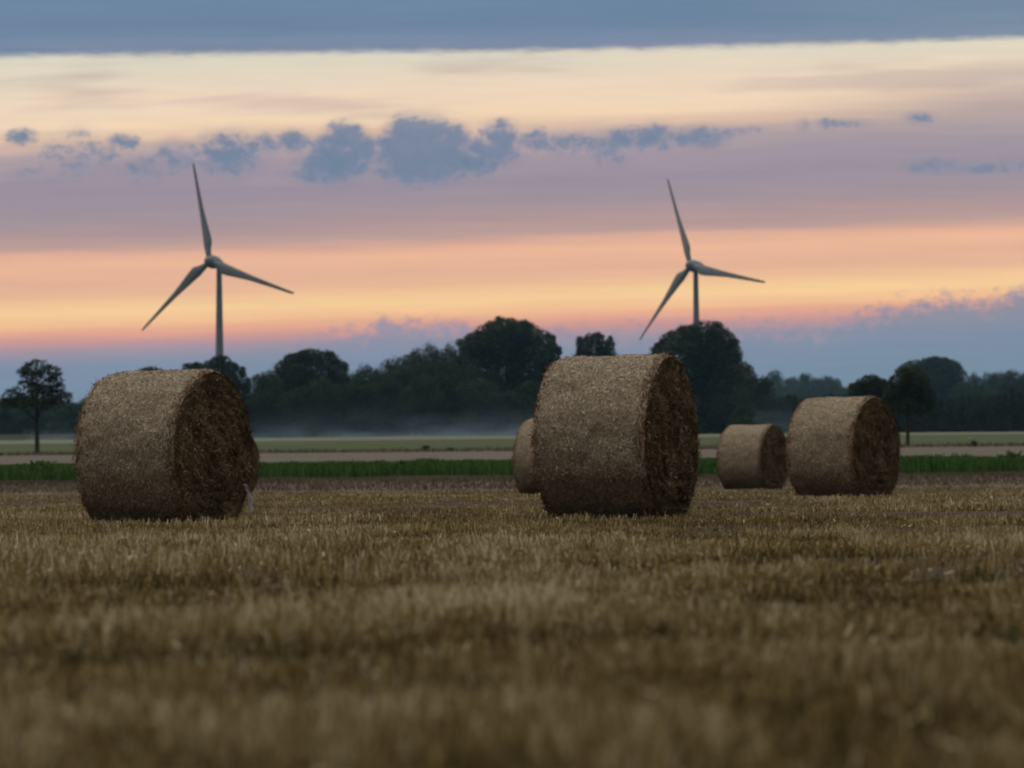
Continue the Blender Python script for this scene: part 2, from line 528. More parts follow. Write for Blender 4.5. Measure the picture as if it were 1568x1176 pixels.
# ------------------------------------------------------------------ ground
GY = [-400, 1.0, 57, 60, 62.5, 64.5, 68, 76, 90, 121, 135, 160, 220, 320, 400, 430, 520, 830, 1300, 2600, 9000]
GH = [0, 0, 0, 0.02, 0.22, 0.30, 0.30, 0.32, 0.42, 0.66, 0.95, 1.60, 2.95, 5.15, 6.85, 7.40, 9.1, 16.2, 26.5, 54, 190]


def gh(x, y):
    y = np.asarray(y, float); x = np.asarray(x, float)
    h = np.interp(y, GY, GH)
    s = np.clip((60 - y) / 8, 0, 1)
    h = h + s * 0.055 * (vnoise(x * 0.16 + 33, (y - 0.09 * x) * 0.62 + 12) - 0.5)
    h = h + s * (0.05 * (vnoise(x * 0.22 + 9, y * 0.30 + 4) - 0.5) + 0.045 * (vnoise(x * 0.5, y * 1.1 + 2) - 0.5))
    h = h - s * 0.09 * np.exp(-(((x + 3.4) / 1.8) ** 2 + ((y - 24.0) / 2.5) ** 2))
    f = np.clip((y - 130) / 200, 0, 1)
    return h + f * (vnoise(x * 0.012 + 40, y * 0.012) - 0.5) * 0.9


def ground_strip(name, m, y0, y1, ny, xw, nx, label=None, power=1.0):
    ys = y0 + (y1 - y0) * np.linspace(0, 1, ny) ** power
    ys = np.unique(np.concatenate([ys, [q for q in GY if y0 < q < y1]]))
    u = np.linspace(-1, 1, nx)
    xs = np.sign(u) * (np.abs(u) ** 2.2) * xw
    X, Y = np.meshgrid(xs, ys)
    Z = gh(X, Y)
    Vv = np.stack([X, Y, Z], -1).reshape(-1, 3)
    n, k = len(ys), nx
    i = (np.arange(n - 1)[:, None] * k + np.arange(k - 1)[None]).ravel()
    me = np_mesh(name, Vv, np.stack([i, i + 1, i + k + 1, i + k], -1), None, True)
    o = link(name, me, m)
    return tag(o, label, None, None, 'structure')


ground_strip('stubble_field_ground', M_SOIL, -300, 60, 420, 2500, 241, 'brown soil and chaff of the harvested stubble field', 0.55)
ground_strip('bank_ground', M_BANK, 60, 68, 18, 2500, 161, 'low dry earth bank along the far edge of the stubble field')
ground_strip('crop_ground', M_CROPSOIL, 68, 121, 20, 2500, 121, 'dark soil under the green crop strip')
ground_strip('tan_field', M_TAN, 121, 190, 30, 2500, 121, 'pale tan mown field behind the green crop strip')
ground_strip('meadow', M_PASTURE, 190, 352, 40, 2500, 121, 'olive green meadow in front of the woods')
ground_strip('pale_hay_strip', M_PALE, 352, 428, 10, 2500, 121, 'thin pale mown strip along the foot of the woods')
M_FLOOR = ground_mat('shaded_wood_floor', (.012, .018, .008), (.02, .03, .012), (.035, .045, .02), .6)  # shade painted in: floor darkened so tree gaps show no bright ground
ground_strip('far_land', M_FLOOR, 428, 9000, 80, 6000, 161, 'land under and beyond the woods, darkened in colour as if shaded', 2.0)

# ------------------------------------------------------------------ bales
rng = np.random.RandomState(11)
RB = 0.835
RINGS = 112


def bale_section(t):
    """cross-section of a settled bale: unit circle sagging to a flat foot; t = angle from the top"""
    x = np.sin(t) * (1.0 + 0.035 * np.clip(-np.cos(t), 0, 1))
    z = np.cos(t)
    z = np.where(z < -0.9, -0.9 + (z + 0.9) * 0.12, z)
    x = x * np.where(z < -0.86, 1.08, 1.0)
    return x, z


FOOT = 0.905


def make_bale(name, L, seed, n_wrap, n_end, label, group, rad=RB):
    rs = np.random.RandomState(seed)
    root = empty(name, (0, 0, 0))
    tag(root, label, 'straw bale', group)
    off = rs.rand(2) * 50
    tt = np.linspace(0, 2 * np.pi, RINGS, endpoint=False)

    def surf(x, t, grow=0.0):
        """point on the barrel at axial position x, angle t"""
        e = np.clip((np.abs(x) - (L / 2 - 0.07)) / 0.07, 0, 1)
        lump = 0.035 * (vnoise(x * 2.2 + off[0], t * 2.4 + off[1]) - 0.5) + 0.022 * (vnoise(x * 7 + off[1], t * 7 + off[0]) - 0.5)
        r = rad * (1 - 0.035 * e ** 2) + lump + grow
        cx, cz = bale_section(t)
        return np.stack([np.broadcast_to(x, np.shape(cx)), cx * r, cz * r + rad * FOOT], -1)

    # barrel under net wrap
    b = Bag()
    xs = np.concatenate([[-L / 2, -L / 2 + .02, -L / 2 + .045], np.linspace(-L / 2 + .08, L / 2 - .08, 30), [L / 2 - .045, L / 2 - .02, L / 2]])
    X, Tt = np.meshgrid(xs, tt, indexing='ij')
    Vb = surf(X, Tt)
    nx = len(xs)
    i, k = np.meshgrid(np.arange(nx - 1), np.arange(RINGS), indexing='ij')
    k2 = (k + 1) % RINGS
    Q = np.stack([i * RINGS + k, i * RINGS + k2, (i + 1) * RINGS + k2, (i + 1) * RINGS + k], -1).reshape(-1, 4)
    b.add(Vb.reshape(-1, 3), Q, None, 0.42, True)
    x = (rs.rand(n_wrap) - 0.5) * L * 0.985
    t = rs.rand(n_wrap) * 2 * np.pi
    lo = rs.rand(n_wrap)
    P0 = surf(x, t, 0.003)
    P1 = surf(x, t + 0.02, 0.003)
    P2 = surf(x + 0.01, t, 0.003)
    tan = norm(P1 - P0); axi = norm(P2 - P0); nor = norm(np.cross(axi, tan)); 
    nor = np.where(((P0 - np.array([0, 0, rad * FOOT])) * nor).sum(-1, keepdims=True) < 0, -nor, nor)
    a = rs.normal(0, 0.75, n_wrap)
    up = rs.normal(0.06, 0.10, n_wrap)[:, None]
    D = norm(tan * np.cos(a)[:, None] * rs.choice([-1, 1], n_wrap)[:, None] + axi * np.sin(a)[:, None] + nor * np.abs(up))
    side = norm(np.cross(D, nor) + nor * rs.normal(0, 0.5, n_wrap)[:, None])
    Ls = rs.uniform(0.010, 0.038, n_wrap)
    Vs, Qs = strips(P0, D, Ls, rs.uniform(0.0035, 0.0085, n_wrap), side)
    val = np.clip(rs.normal(0.53, 0.21, n_wrap), 0, 1)
    b.add(Vs, Qs, None, np.repeat(val, 4))
    b.build('net_wrap', M_WRAP, root)

    # straw ends
    for sgn in (-1, 1):
        e = Bag()
        nr = 26
        rr = np.linspace(0, 1, nr)
        Rr, Tq = np.meshgrid(rr, tt, indexing='ij')
        cx, cz = bale_section(Tq)
        bul = 0.035 * (1 - Rr ** 2)
        spiral = 0.010 * np.sin(2 * np.pi * (Rr * 6.5 + Tq / (2 * np.pi)))
        lump = 0.06 * (vnoise(cx * Rr * 4 + off[0] + sgn * 7, cz * Rr * 4 + off[1]) - 0.5) + 0.04 * (vnoise(cx * Rr * 11 + off[1], cz * Rr * 11 + sgn * 5) - 0.5)
        fade = np.clip((1 - Rr) / 0.08, 0, 1)
        xx = sgn * (L / 2 - 0.006 + (bul + spiral + lump) * fade)
        Vd_ = np.stack([xx, cx * Rr * rad * 0.962, cz * Rr * rad * 0.962 + rad * FOOT], -1)
        i, k = np.meshgrid(np.arange(nr - 1), np.arange(RINGS), indexing='ij')
        k2 = (k + 1) % RINGS
        Q = np.stack([i * RINGS + k, i * RINGS + k2, (i + 1) * RINGS + k2, (i + 1) * RINGS + k], -1).reshape(-1, 4)
        e.add(Vd_.reshape(-1, 3), Q, None, 0.22, True)
        n = n_end if sgn > 0 else n_end // 2
        r = np.sqrt(rs.rand(n)) * 0.985
        t = rs.rand(n) * 2 * np.pi
        cx, cz = bale_section(t)
        lump = 0.06 * (vnoise(cx * r * 4 + off[0] + sgn * 7, cz * r * 4 + off[1]) - 0.5) + 0.04 * (vnoise(cx * r * 11 + off[1], cz * r * 11 + sgn * 5) - 0.5)
        P0 = np.stack([sgn * (L / 2 - 0.004 + (0.035 * (1 - r ** 2) + lump) * np.clip((1 - r) / .08, 0, 1)), cx * r * rad * 0.96, cz * r * rad * 0.96 + rad * FOOT], -1)
        tang = np.stack([np.zeros(n), np.cos(t), -np.sin(t)], -1)
        radl = np.stack([np.zeros(n), np.sin(t), np.cos(t)], -1)
        outv = np.array([sgn, 0, 0.0])
        D = norm(tang * rs.normal(0, 1, n)[:, None] + radl * rs.normal(0, .45, n)[:, None] + outv * np.abs(rs.normal(0.15, .20, n))[:, None])
        side = norm(np.cross(D, outv) + outv * rs.normal(0, .6, n)[:, None])
        Vs, Qs = strips(P0, D, rs.uniform(0.015, 0.06, n), rs.uniform(0.004, 0.009, n), side)
        patch = vnoise(cx * r * 3.2 + off[1] + 3, cz * r * 3.2 + off[0])
        val = np.clip(rs.normal(0.32, 0.20, n) + (patch - 0.5) * 0.6 + 0.09 * np.sin(2 * np.pi * (r * 6.5 + t / (2 * np.pi))), 0, 1)
        e.add(Vs, Qs, None, np.repeat(val, 4))
        e.build('end_face', M_END, root)

        # russet fringe of bent straw at the rim, outside the net
        f = Bag()
        n = 1500 if sgn > 0 else 1300
        t = rs.rand(n) * 2 * np.pi
        x = sgn * (L / 2 + rs.normal(-0.028, 0.026, n))
        x = np.clip(x, -L / 2 - 0.02, L / 2 + 0.02)
        P0 = surf(np.clip(x, -L / 2, L / 2), t, 0.002)
        P0[:, 0] = x
        cx, cz = bale_section(t)
        radl = norm(np.stack([np.zeros(n), cx, cz], -1))
        tang = norm(np.stack([np.zeros(n), np.cos(t), -np.sin(t)], -1))
        D = norm(tang * rs.normal(0, 1, n)[:, None] + radl * np.abs(rs.normal(0.04, .10, n))[:, None] + outv * rs.normal(0.10, .28, n)[:, None])
        side = norm(np.cross(D, radl) + radl * rs.normal(0, .6, n)[:, None])
        Vs, Qs = strips(P0, D, rs.uniform(0.02, 0.07, n), rs.uniform(0.004, 0.009, n), side)
        f.add(Vs, Qs, None, np.repeat(np.clip(rs.normal(0.4, 0.28, n), 0, 1), 4))
        f.build('rim_straw', M_RIM, root)
    return root


def axis_angle(deg_from_view, x_px):
    """yaw so that the bale's +X end turns toward the camera by the given angle off the line of sight"""
    view = math.atan2((x_px - 784) / FPX, 1.0)          # azimuth of the line of sight
    # end-face normal points back at the camera rotated to the right
    return -(math.pi / 2 - R(deg_from_view)) - view


def place_bale(o, x_mid, bottom_tops, Z, yaw):
    p = at(x_mid, 700, Z)
    o.location = (p.x, Z, float(gh(p.x, Z)) - 0.015)
    o.rotation_euler = (0, 0, yaw)


BG = 'round straw bales left on the stubble field'
b1 = make_bale('round_bale', 1.12, 3, 46000, 11000, 'large round straw bale with a loose white net tail at its foot', BG)
place_bale(b1, 253, 0, 24.6, axis_angle(60, 250))
b2 = make_bale('round_bale', 1.12, 8, 50000, 11000, 'largest round straw bale, speckled, with one bale peeping out behind it', BG)
place_bale(b2, 946, 0, 23.6, axis_angle(70, 946))
b3 = make_bale('round_bale', 1.13, 14, 34000, 7000, 'mid-sized round straw bale in front of the small round-crowned field tree', BG)
place_bale(b3, 1292, 0, 37.6, axis_angle(63, 1292))
b4 = make_bale('round_bale', 1.18, 21, 26000, 5500, 'smallest fully visible round straw bale, farther off between two larger bales', BG)
place_bale(b4, 1153, 0, 60.0 - 0.4, axis_angle(64, 1153))
b5 = make_bale('round_bale', 1.15, 27, 26000, 5500, 'distant round straw bale half hidden behind the left side of the largest bale', BG)
place_bale(b5, 851, 0, 49.5, axis_angle(64, 845))
b6 = make_bale('round_bale', 1.15, 33, 18000, 5000, 'almost wholly hidden round straw bale, dark rim showing behind the net-tailed bale', BG)
place_bale(b6, 339, 0, 58.6, axis_angle(58, 342))

# torn white net hanging off the back of the first bale
nb_ = Bag()
rs = np.random.RandomState(2)
_n = 10
for q in range(2):
    z = np.linspace(0.44, 0.16, _n)
    y = 0.52 + 0.13 * np.sin(np.linspace(0.2, 2.0, _n)) + 0.02 * q + rs.normal(0, .006, _n)
    yy = y - np.linspace(0.0, 0.05, _n)
    xk = 1.12 / 2 + 0.02 + 0.012 * q + np.linspace(0, 0.05, _n) + rs.normal(0, .005, _n)
    wv = np.linspace(0.008, 0.016, _n)
    Va = np.stack([np.stack([xk, yy + 0.05 - wv, z], -1), np.stack([xk + .004, yy + 0.05 + wv, z], -1)], 1).reshape(-1, 3)
    ii = np.arange(_n - 1) * 2
    nb_.add(Va, np.stack([ii, ii + 1, ii + 3, ii + 2], -1), None, 0.5, True)
nb_.build('loose_net', M_NET, b1)

# ------------------------------------------------------------------ stubble
BALES = [(o.location.x, o.location.y, 0.98) for o in (b1, b2, b3, b4, b5, b6)]


def stubble():
    rs = np.random.RandomState(77)
    bag = Bag()

    def wavef(x, y):
        yy = y - 0.09 * x
        w = 0.60 * vnoise(x * 0.38 + 20, yy * 1.0 + 7) + 0.25 * vnoise(x * 1.5 + 60, yy * 2.2 + 17) + 0.15 * vnoise(x * 5 + 30, yy * 5 + 3)
        return np.clip((w - 0.5) * 1.75 + 0.5, 0, 1)

    def tuftf(x, y):
        t = 0.5 * vnoise(x * 7.5 + 5, y * 7.5 + 9) + 0.5 * vnoise(x * 1.1 + 41, (y - 0.09 * x) * 2.3 + 77)
        return np.clip((t - 0.5) * 1.6 + 0.5, 0, 1)

    def spots(y0, y1, dens, margin):
        A = (y1 - y0) * (0.43 * y1 + 2 * margin)
        n = int(A * dens)
        y = rs.uniform(y0, y1, n)
        x = (rs.rand(n) - 0.5) * (0.43 * y1 + 2 * margin)
        keep = np.abs(x) < 0.215 * y + margin
        x, y = x[keep], y[keep]
        # drill rows, 13 cm apart, nearly square to the view
        c, s = math.cos(0.09), math.sin(0.09)
        v = -s * x + c * y
        v = np.round(v / 0.13) * 0.13 + rs.normal(0, 0.020, len(v))
        u = c * x + s * y
        x, y = c * u - s * v, s * u + c * v
        g = wavef(x, y)
        keep = rs.rand(len(x)) < np.clip((g - 0.12) * 2.2, 0.10, 1.0) * np.clip((tuftf(x, y) - 0.22) * 2.6, 0.04, 1)
        x, y = x[keep], y[keep]
        ok = np.ones(len(x), bool)
        for bx, by, br in BALES:
            ok &= (((x - bx) / br) ** 2 + ((y - by + 0.15) / (br * 1.0)) ** 2 > 1)
        ok &= (y < 60.5)
        return x[ok], y[ok]

    def height(x, y):
        wave = wavef(x, y)
        h = 0.20 + 1.35 * np.clip((wave - 0.15) / 0.7, 0, 1)
        h *= 0.8 + 0.4 * vnoise(x * 1.9 + 1, y * 2.8 + 11)
        h *= 0.6 + 0.6 * tuftf(x, y)
        return np.minimum(h, 1.7) * 0.062 * np.interp(y, [5, 14, 22, 46], [1.1, 1.05, 1, .65]), wave

    for (y0, y1, dens, margin, w, crossed) in ((1.5, 5, 4200, 1.6, .0040, True), (5, 10, 3400, 2.0, .0045, True), (10, 22, 1700, 2.2, .0055, False), (22, 40, 420, 2.5, .008, False), (40, 61, 180, 3.0, .013, False)):
        x, y = spots(y0, y1, dens, margin)
        n = len(x)
        h, wave = height(x, y)
        h = h * rs.uniform(0.65, 1.2, n)
        h *= np.where(rs.rand(n) < 0.015, rs.uniform(1.2, 1.9, n), 1)
        z = gh(x, y) - 0.01
        D = norm(np.stack([rs.normal(0, .30, n), rs.normal(0, .30, n), np.ones(n)], -1))
        P0 = np.stack([x, y, z], -1)
        a = rs.uniform(0, np.pi, n) if crossed else rs.normal(0, 0.5, n)
        val = np.clip(rs.normal(0.33, 0.24, n) + (vnoise(x * .8, y * .8 + 50) - 0.5) * 0.30 + np.clip(wave - 0.45, -.4, .3) * 0.95, 0, 1)  # low stubble gets a darker tint, painted shade of the hollows
        val = np.clip(val + (tuftf(x, y) - 0.52) * np.interp(y, [8, 30], [.70, .40]), 0, 1)  # gaps between tufts painted darker, raised tufts lighter
        for da in ((0, np.pi / 2) if crossed else (0,)):
            side = np.stack([np.cos(a + da), np.sin(a + da), np.zeros(n)], -1)
            Vs, Qs = strips(P0, D, h, w * rs.uniform(.7, 1.4, n), side)
            bag.add(Vs, Qs, None, np.repeat(val, 4))
        # loose straw and leaf blades lying over the stubble
        k = int(n * (0.38 if y0 < 22 else 0.30))
        j = rs.randint(0, n, k)
        az = rs.uniform(0, 2 * np.pi, k)
        D = norm(np.stack([np.cos(az), np.sin(az), rs.normal(0.15, .45, k)], -1))
        P = P0[j].copy()
        P[:, 2] += h[j] * rs.uniform(0.1, 0.8, k)
        side = norm(np.cross(D, np.array([0, 0, 1.0])) + np.array([0, 0, 1.0]) * rs.normal(0, .8, k)[:, None])
        Vs, Qs = strips(P, D, rs.uniform(.015, .055, k), w * rs.uniform(.8, 1.7, k), side)
        bag.add(Vs, Qs, None, np.repeat(np.clip(rs.normal(0.12, .25, k) + val[j] * .75, 0, 1), 4))
    o = bag.build('stubble', M_STUB)
    tag(o, 'short brown and golden cereal stubble covering the field', None, None, 'stuff')


stubble()


def green_volunteers():
    """small green weeds between the stubble"""
    rs = np.random.RandomState(9)
    bag = Bag()
    cl = [(-0.15, 4.6), (0.55, 4.3), (0.35, 6.6), (1.25, 6.2), (-0.9, 5.4), (0.1, 8.2), (-1.4, 8.8), (1.0, 3.6), (-0.45, 3.4), (1.9, 9.5)]
    for cx, cy in cl:
        n = 26
        x = cx + rs.normal(0, .06, n); y = cy + rs.normal(0, .06, n)
        D = norm(np.stack([rs.normal(0, .6, n), rs.normal(0, .6, n), np.ones(n)], -1))
        a = rs.uniform(0, np.pi, n)
        side = np.stack([np.cos(a), np.sin(a), np.zeros(n)], -1)
        Vs, Qs = strips(np.stack([x, y, gh(x, y)], -1), D, rs.uniform(.03, .085, n), .010, side)
        bag.add(Vs, Qs, None, np.repeat(rs.rand(n), 4))
    o = bag.build('low_weeds', M_LEAF2)
    tag(o, 'small green weed shoots scattered through the stubble', None, None, 'stuff')


green_volunteers()


def scatter_blades(name, m, label, y0, y1, dens, hmin, hmax, w, lean, margin, seed, bend=False, yfun=None):
    rs = np.random.RandomState(seed)
    n = int((y1 - y0) * (0.43 * y1 + 2 * margin) * dens)
    y = rs.uniform(y0, y1, n)
    x = (rs.rand(n) - .5) * (0.43 * y1 + 2 * margin)
    clump = vnoise(x * .45 + seed, y * .45)
    h = rs.uniform(hmin, hmax, n) * (0.72 + 0.55 * clump) 
    if yfun is not None:
        h *= yfun(x, y)
    P0 = np.stack([x, y, gh(x, y) - .02], -1)
    D = norm(np.stack([rs.normal(0, lean, n), rs.normal(0, lean, n), np.ones(n)], -1))
    a = rs.normal(0, .8, n)
    side = np.stack([np.cos(a), np.sin(a), np.zeros(n)], -1)
    val = np.clip(rs.normal(.45, .22, n) + (clump - .5) * .5, 0, 1)
    bag = Bag()
    if not bend:
        Vs, Qs = strips(P0, D, h, w * rs.uniform(.7, 1.4, n), side)
        bag.add(Vs, Qs, None, np.repeat(val, 4))
    else:
        ww = (w * rs.uniform(.7, 1.4, n))[:, None]
        out = norm(np.stack([rs.normal(0, 1, n), rs.normal(0, 1, n), np.zeros(n)], -1))
        hh = h[:, None]
        up = np.array([0, 0, 1.0])
        P1 = P0 + D * hh * .75
        P2 = P1 + out * hh * .35 + up * hh * rs.uniform(-.05, .3, n)[:, None]
        Vv = np.stack([P0 - side * ww * .3, P0 + side * ww * .3, P1 + side * ww * .5, P1 - side * ww * .5, P2 + side * ww * .12, P2 - side * ww * .12], 1)
        i = np.arange(n) * 6
        bag.add(Vv.reshape(-1, 3), np.concatenate([np.stack([i, i + 1, i + 2, i + 3], -1), np.stack([i + 3, i + 2, i + 4, i + 5], -1)]), None, np.repeat(val, 6))
    o = bag.build(name, m)
    return tag(o, label, None, None, 'stuff')


scatter_blades('dry_grass', M_VERGE, 'dry tan grass on the low bank at the edge of the stubble', 60.3, 68, 150, .07, .13, .016, .3, 6, 5)
scatter_blades('green_crop', M_CROP, 'strip of lush green grassy crop behind the bank', 69.5, 121, 62, .34, .48, .05, .16, 8, 6, False,
               lambda x, y: np.where(y < 71.0, .8, 1.0) * np.where(vnoise(x * .5 + 3, y * .5 + 9) > .88, 1.25, 1.0))
scatter_blades('meadow_grass', M_VERGE, 'pale seeding grass at the near edge of the meadow', 187, 193, 10, .15, .4, .05, .3, 15, 8)

# ------------------------------------------------------------------ wind turbines
def lathe(profile, seg=28):
    """profile (axis, radius) along +Z"""
    V, Q = [], []
    for z, r in profile:
        for k in range(seg):
            t = 2 * math.pi * k / seg
            V.append((r * math.cos(t), r * math.sin(t), z))
    for i in range(len(profile) - 1):
        for k in range(seg):
            k2 = (k + 1) % seg
            Q.append((i * seg + k, i * seg + k2, (i + 1) * seg + k2, (i + 1) * seg + k))
    return np.array(V), np.array(Q)


def basis(V, ez, ex):
    ez = Vector(ez).normalized(); ex = Vector(ex)
    ex = (ex - ez * ex.dot(ez)).normalized(); ey = ez.cross(ex)
    M = np.array([ex[:], ey[:], ez[:]])
    return V @ M


def blade_geo(Rb):
    secs = [(0.02, 1.9, 1.0, 0.5), (0.06, 1.9, 1.0, .5), (0.11, 2.7, .62, .40), (0.17, 4.0, .36, .32), (0.24, 3.7, .27, .30), (0.36, 2.85, .22, .30), (0.5, 2.0, .19, .30), (0.65, 1.6, .17, .30),
            (0.8, 1.2, .15, .30), (0.92, 1.0, .13, .30), (0.975, .82, .13, .32), (1.0, .45, .12, .35)]
    K = 16
    V, Q = [], []
    for s, c, th, ax in secs:
        tw = R(16 * (1 - s) ** 1.6)
        for k in range(K):
            t = 2 * math.pi * k / K
            u = 0.5 * (1 - math.cos(t))                     # 0 leading edge .. 1 trailing edge
            thick = th * c * 0.5 * (math.sin(t) if th > .9 else math.sin(t) * (1.35 - 0.85 * u) )
            x = (u - ax) * c
            y = thick
            V.append((x * math.cos(tw) - y * math.sin(tw), x * math.sin(tw) + y * math.cos(tw) - 0.9 * s * s, s * Rb))
    for i in range(len(secs) - 1):
        for k in range(K):
            k2 = (k + 1) % K
            Q.append((i * K + k, i * K + k2, (i + 1) * K + k2, (i + 1) * K + k))
    return np.array(V), np.array(Q), [list(range((len(secs) - 1) * K, len(secs) * K))]


def turbine(hub_px, tower_px, Z, yaw_deg, tips, Rb, label):
    hub = at(*hub_px, Z)
    tx = at(tower_px[0], tower_px[1], Z).x
    gz = float(gh(tx, Z)) - 0.3
    root = empty('wind_turbine', (tx, Z + 2.6, gz))
    tag(root, label, 'wind turbine', 'wind turbines behind the wood')
    hz = hub.z - gz
    yaw = R(yaw_deg)
    n = Vector((-math.sin(yaw), -math.cos(yaw), math.tan(R(4)))).normalized()     # rotor axis, out of the nose
    e1 = Vector((math.cos(yaw), -math.sin(yaw), 0))
    e2 = e1.cross(n) * -1
    if e2.z < 0: e2 = -e2
    C = Vector((hub.x - tx, -2.6, hz))
    # tower
    b = Bag()
    prof = [(0, 2.15), (3, 2.05), (hz * .25, 1.68), (hz * .5, 1.35), (hz * .75, 1.10), (hz - 1.9, 0.92)]
    Vt_, Qt = lathe(prof, 32)
    b.add(Vt_, Qt, None, .5, True)
    for q in (.25, .5, .75):
        r = np.interp(hz * q, [p[0] for p in prof], [p[1] for p in prof]) + .03
        Vt_, Qt = lathe([(hz * q - .12, r - .05), (hz * q - .1, r), (hz * q + .1, r), (hz * q + .12, r - .05)], 32)
        b.add(Vt_, Qt, None, .5, True)
    b.build('tower', M_TURB, root)
    d = Bag()
    Vd2, Qd = lathe([(0, 0), (0, .5), (2.1, .5), (2.1, 0)], 4)
    Vd2 = Vd2 * np.array([1, .25, 1]) + np.array([0, -2.12, .6])
    d.add(Vd2, Qd)
    d.build('tower_door', M_DARK, root)
    # nacelle: egg drawn out behind the rotor
    nb = Bag()
    prof = [(-7.6, .05), (-7.4, .55), (-6.6, 1.05), (-5.2, 1.5), (-3.4, 1.95), (-1.8, 2.25), (-.6, 2.35), (-.35, 2.2)]
    Vn, Qn = lathe(prof)
    Vn = basis(Vn, n, (0, 0, 1)) + np.array(C)
    nb.add(Vn, Qn, None, .5, True)
    mast = tube([C - n * 5 + Vector((0, 0, 1.3)), C - n * 5 + Vector((0, 0, 2.9))], [.07, .05], 6)
    nb.add(*mast)
    nb.build('nacelle', M_TURB, root)
    hb = Bag()
    prof = [(-.32, 2.1), (-.2, 2.3), (.6, 2.25), (1.4, 2.0), (2.2, 1.5), (2.8, .9), (3.05, .35), (3.1, .01)]
    Vh, Qh = lathe(prof)
    Vh = basis(Vh, n, (0, 0, 1)) + np.array(C)
    hb.add(Vh, Qh, None, .5, True)
    hub_o = hb.build('hub', M_TURB, root)
    Vb, Qb, _ = blade_geo(Rb)
    for ang in tips:
        a = R(ang)
        dirv = e1 * math.cos(a) + e2 * math.sin(a)
        cw = e1 * math.sin(a) - e2 * math.cos(a)           # clockwise side seen from the front
        # local x = chord towards the clockwise side, y = out of the nose, z = span
        M = np.array([cw[:], n[:], dirv[:]])
        Vw = Vb @ M + np.array(C + n * 0.9)
        bb = Bag()
        K = 16
        ctr = len(Vw)
        last = np.arange(len(Vw) - K, len(Vw))
        Vw2 = np.concatenate([Vw, Vw[last].mean(0)[None]])
        Tc = np.stack([last, np.roll(last, -1), np.full(K, ctr)], -1)
        bb.add(Vw2, Qb, Tc, .5, True)
        bb.build('blade', M_TURB, hub_o)
    return root


turbine((323.5, 400.5), (334.5, 480), 830, 27, (104.6, 219.5, 340), 36.2, 'large backlit-grey three-bladed wind turbine rising behind the bale with the net tail')
turbine((1060, 407), (1066.5, 450), 905, 47, (113, 226, 347), 37.4, 'slightly smaller backlit-grey three-bladed wind turbine rising behind the broad dark tree')

# ------------------------------------------------------------------ trees
def crown_mesh(name, lobes, n_leaf, size, seed, thin=1.0, fill=0.3):
    """lobes: (x, y, z, rx, ry, rz) in units; many leaf-sized quads through the lobes' volume, denser near their skins"""
    rs = np.random.RandomState(seed)
    lob = np.array(lobes, float)
    sat = []
    for L in lob:
        for q in range(6):
            dv = rs.normal(0, 1, 3); dv /= np.linalg.norm(dv)
            if dv[2] < -0.3: dv[2] *= -1
            f = rs.uniform(.20, .36)
            sat.append(np.concatenate([L[:3] + dv * L[3:] * rs.uniform(.72, .98), L[3:] * f]))
    lob = np.concatenate([lob, np.array(sat)])
    wgt = (lob[:, 3] * lob[:, 5]) ** 1.0
    wgt = wgt / wgt.sum()
    k = rs.choice(len(lob), n_leaf, p=wgt)
    d = norm(rs.normal(0, 1, (n_leaf, 3)))
    rad = np.where(rs.rand(n_leaf) < fill, rs.rand(n_leaf) ** (1 / 2), rs.normal(0.97, 0.07, n_leaf))
    # twig clumps ruffle the skin of each lobe
    ruf = 0.84 + 0.34 * vnoise(d[:, 0] * 4.2 + k * 3.7 + 20, d[:, 2] * 4.2 + d[:, 1] * 2.6 + k * 1.3)
    P = lob[k, :3] + d * lob[k, 3:] * (rad * ruf)[:, None]
    nrm = norm(d + rs.normal(0, .8, (n_leaf, 3)))
    t1 = norm(np.cross(nrm, rs.normal(0, 1, (n_leaf, 3))))
    t2 = np.cross(nrm, t1)
    s = (size * rs.uniform(.6, 1.35, n_leaf))[:, None]
    Vv = np.stack([P - t1 * s * .5, P + t2 * s * .32, P + t1 * s * .5, P - t2 * s * .32], 1).reshape(-1, 3)
    val = np.clip(rs.normal(.45, .2, n_leaf) + (vnoise(P[:, 0] / size * .12 + 9, P[:, 2] / size * .12 + P[:, 1] / size * .07) - .5) * .7, 0, 1)
    return np_mesh(name, Vv, np.arange(4 * n_leaf).reshape(-1, 4), {'rnd': np.repeat(val, 4)})


def trunk_mesh(name, H, r0, fork, lobes, seed, n_limb=9):
    rs = random.Random(seed)
    b = Bag()
    top = fork + (H - fork) * .55
    pts = [(0, 0, -.02 * H), (0, 0, .02 * H), (rs.uniform(-.01, .01) * H, 0, fork * .6), (rs.uniform(-.015, .015) * H, 0, fork), (rs.uniform(-.02, .02) * H, 0, top)]
    rad = [r0 * 1.5, r0 * 1.1, r0 * .9, r0 * .78, r0 * .2]
    b.add(*tube(pts, rad, 9), a=.5, smooth=True)
    ls = list(lobes)
    rs.shuffle(ls)
    for L in ls[:n_limb]:
        z0 = rs.uniform(fork * .85, min(top * .8, max(fork, L[2])))
        p0 = Vector((0, 0, z0)); p2 = Vector(L[:3]) * 1.0
        p1 = p0.lerp(p2, .5) + Vector((0, 0, .03 * H))
        b.add(*tube([p0, p1, p2], [r0 * .42, r0 * .28, r0 * .08], 6), a=.5, smooth=True)
    return b.mesh(name)


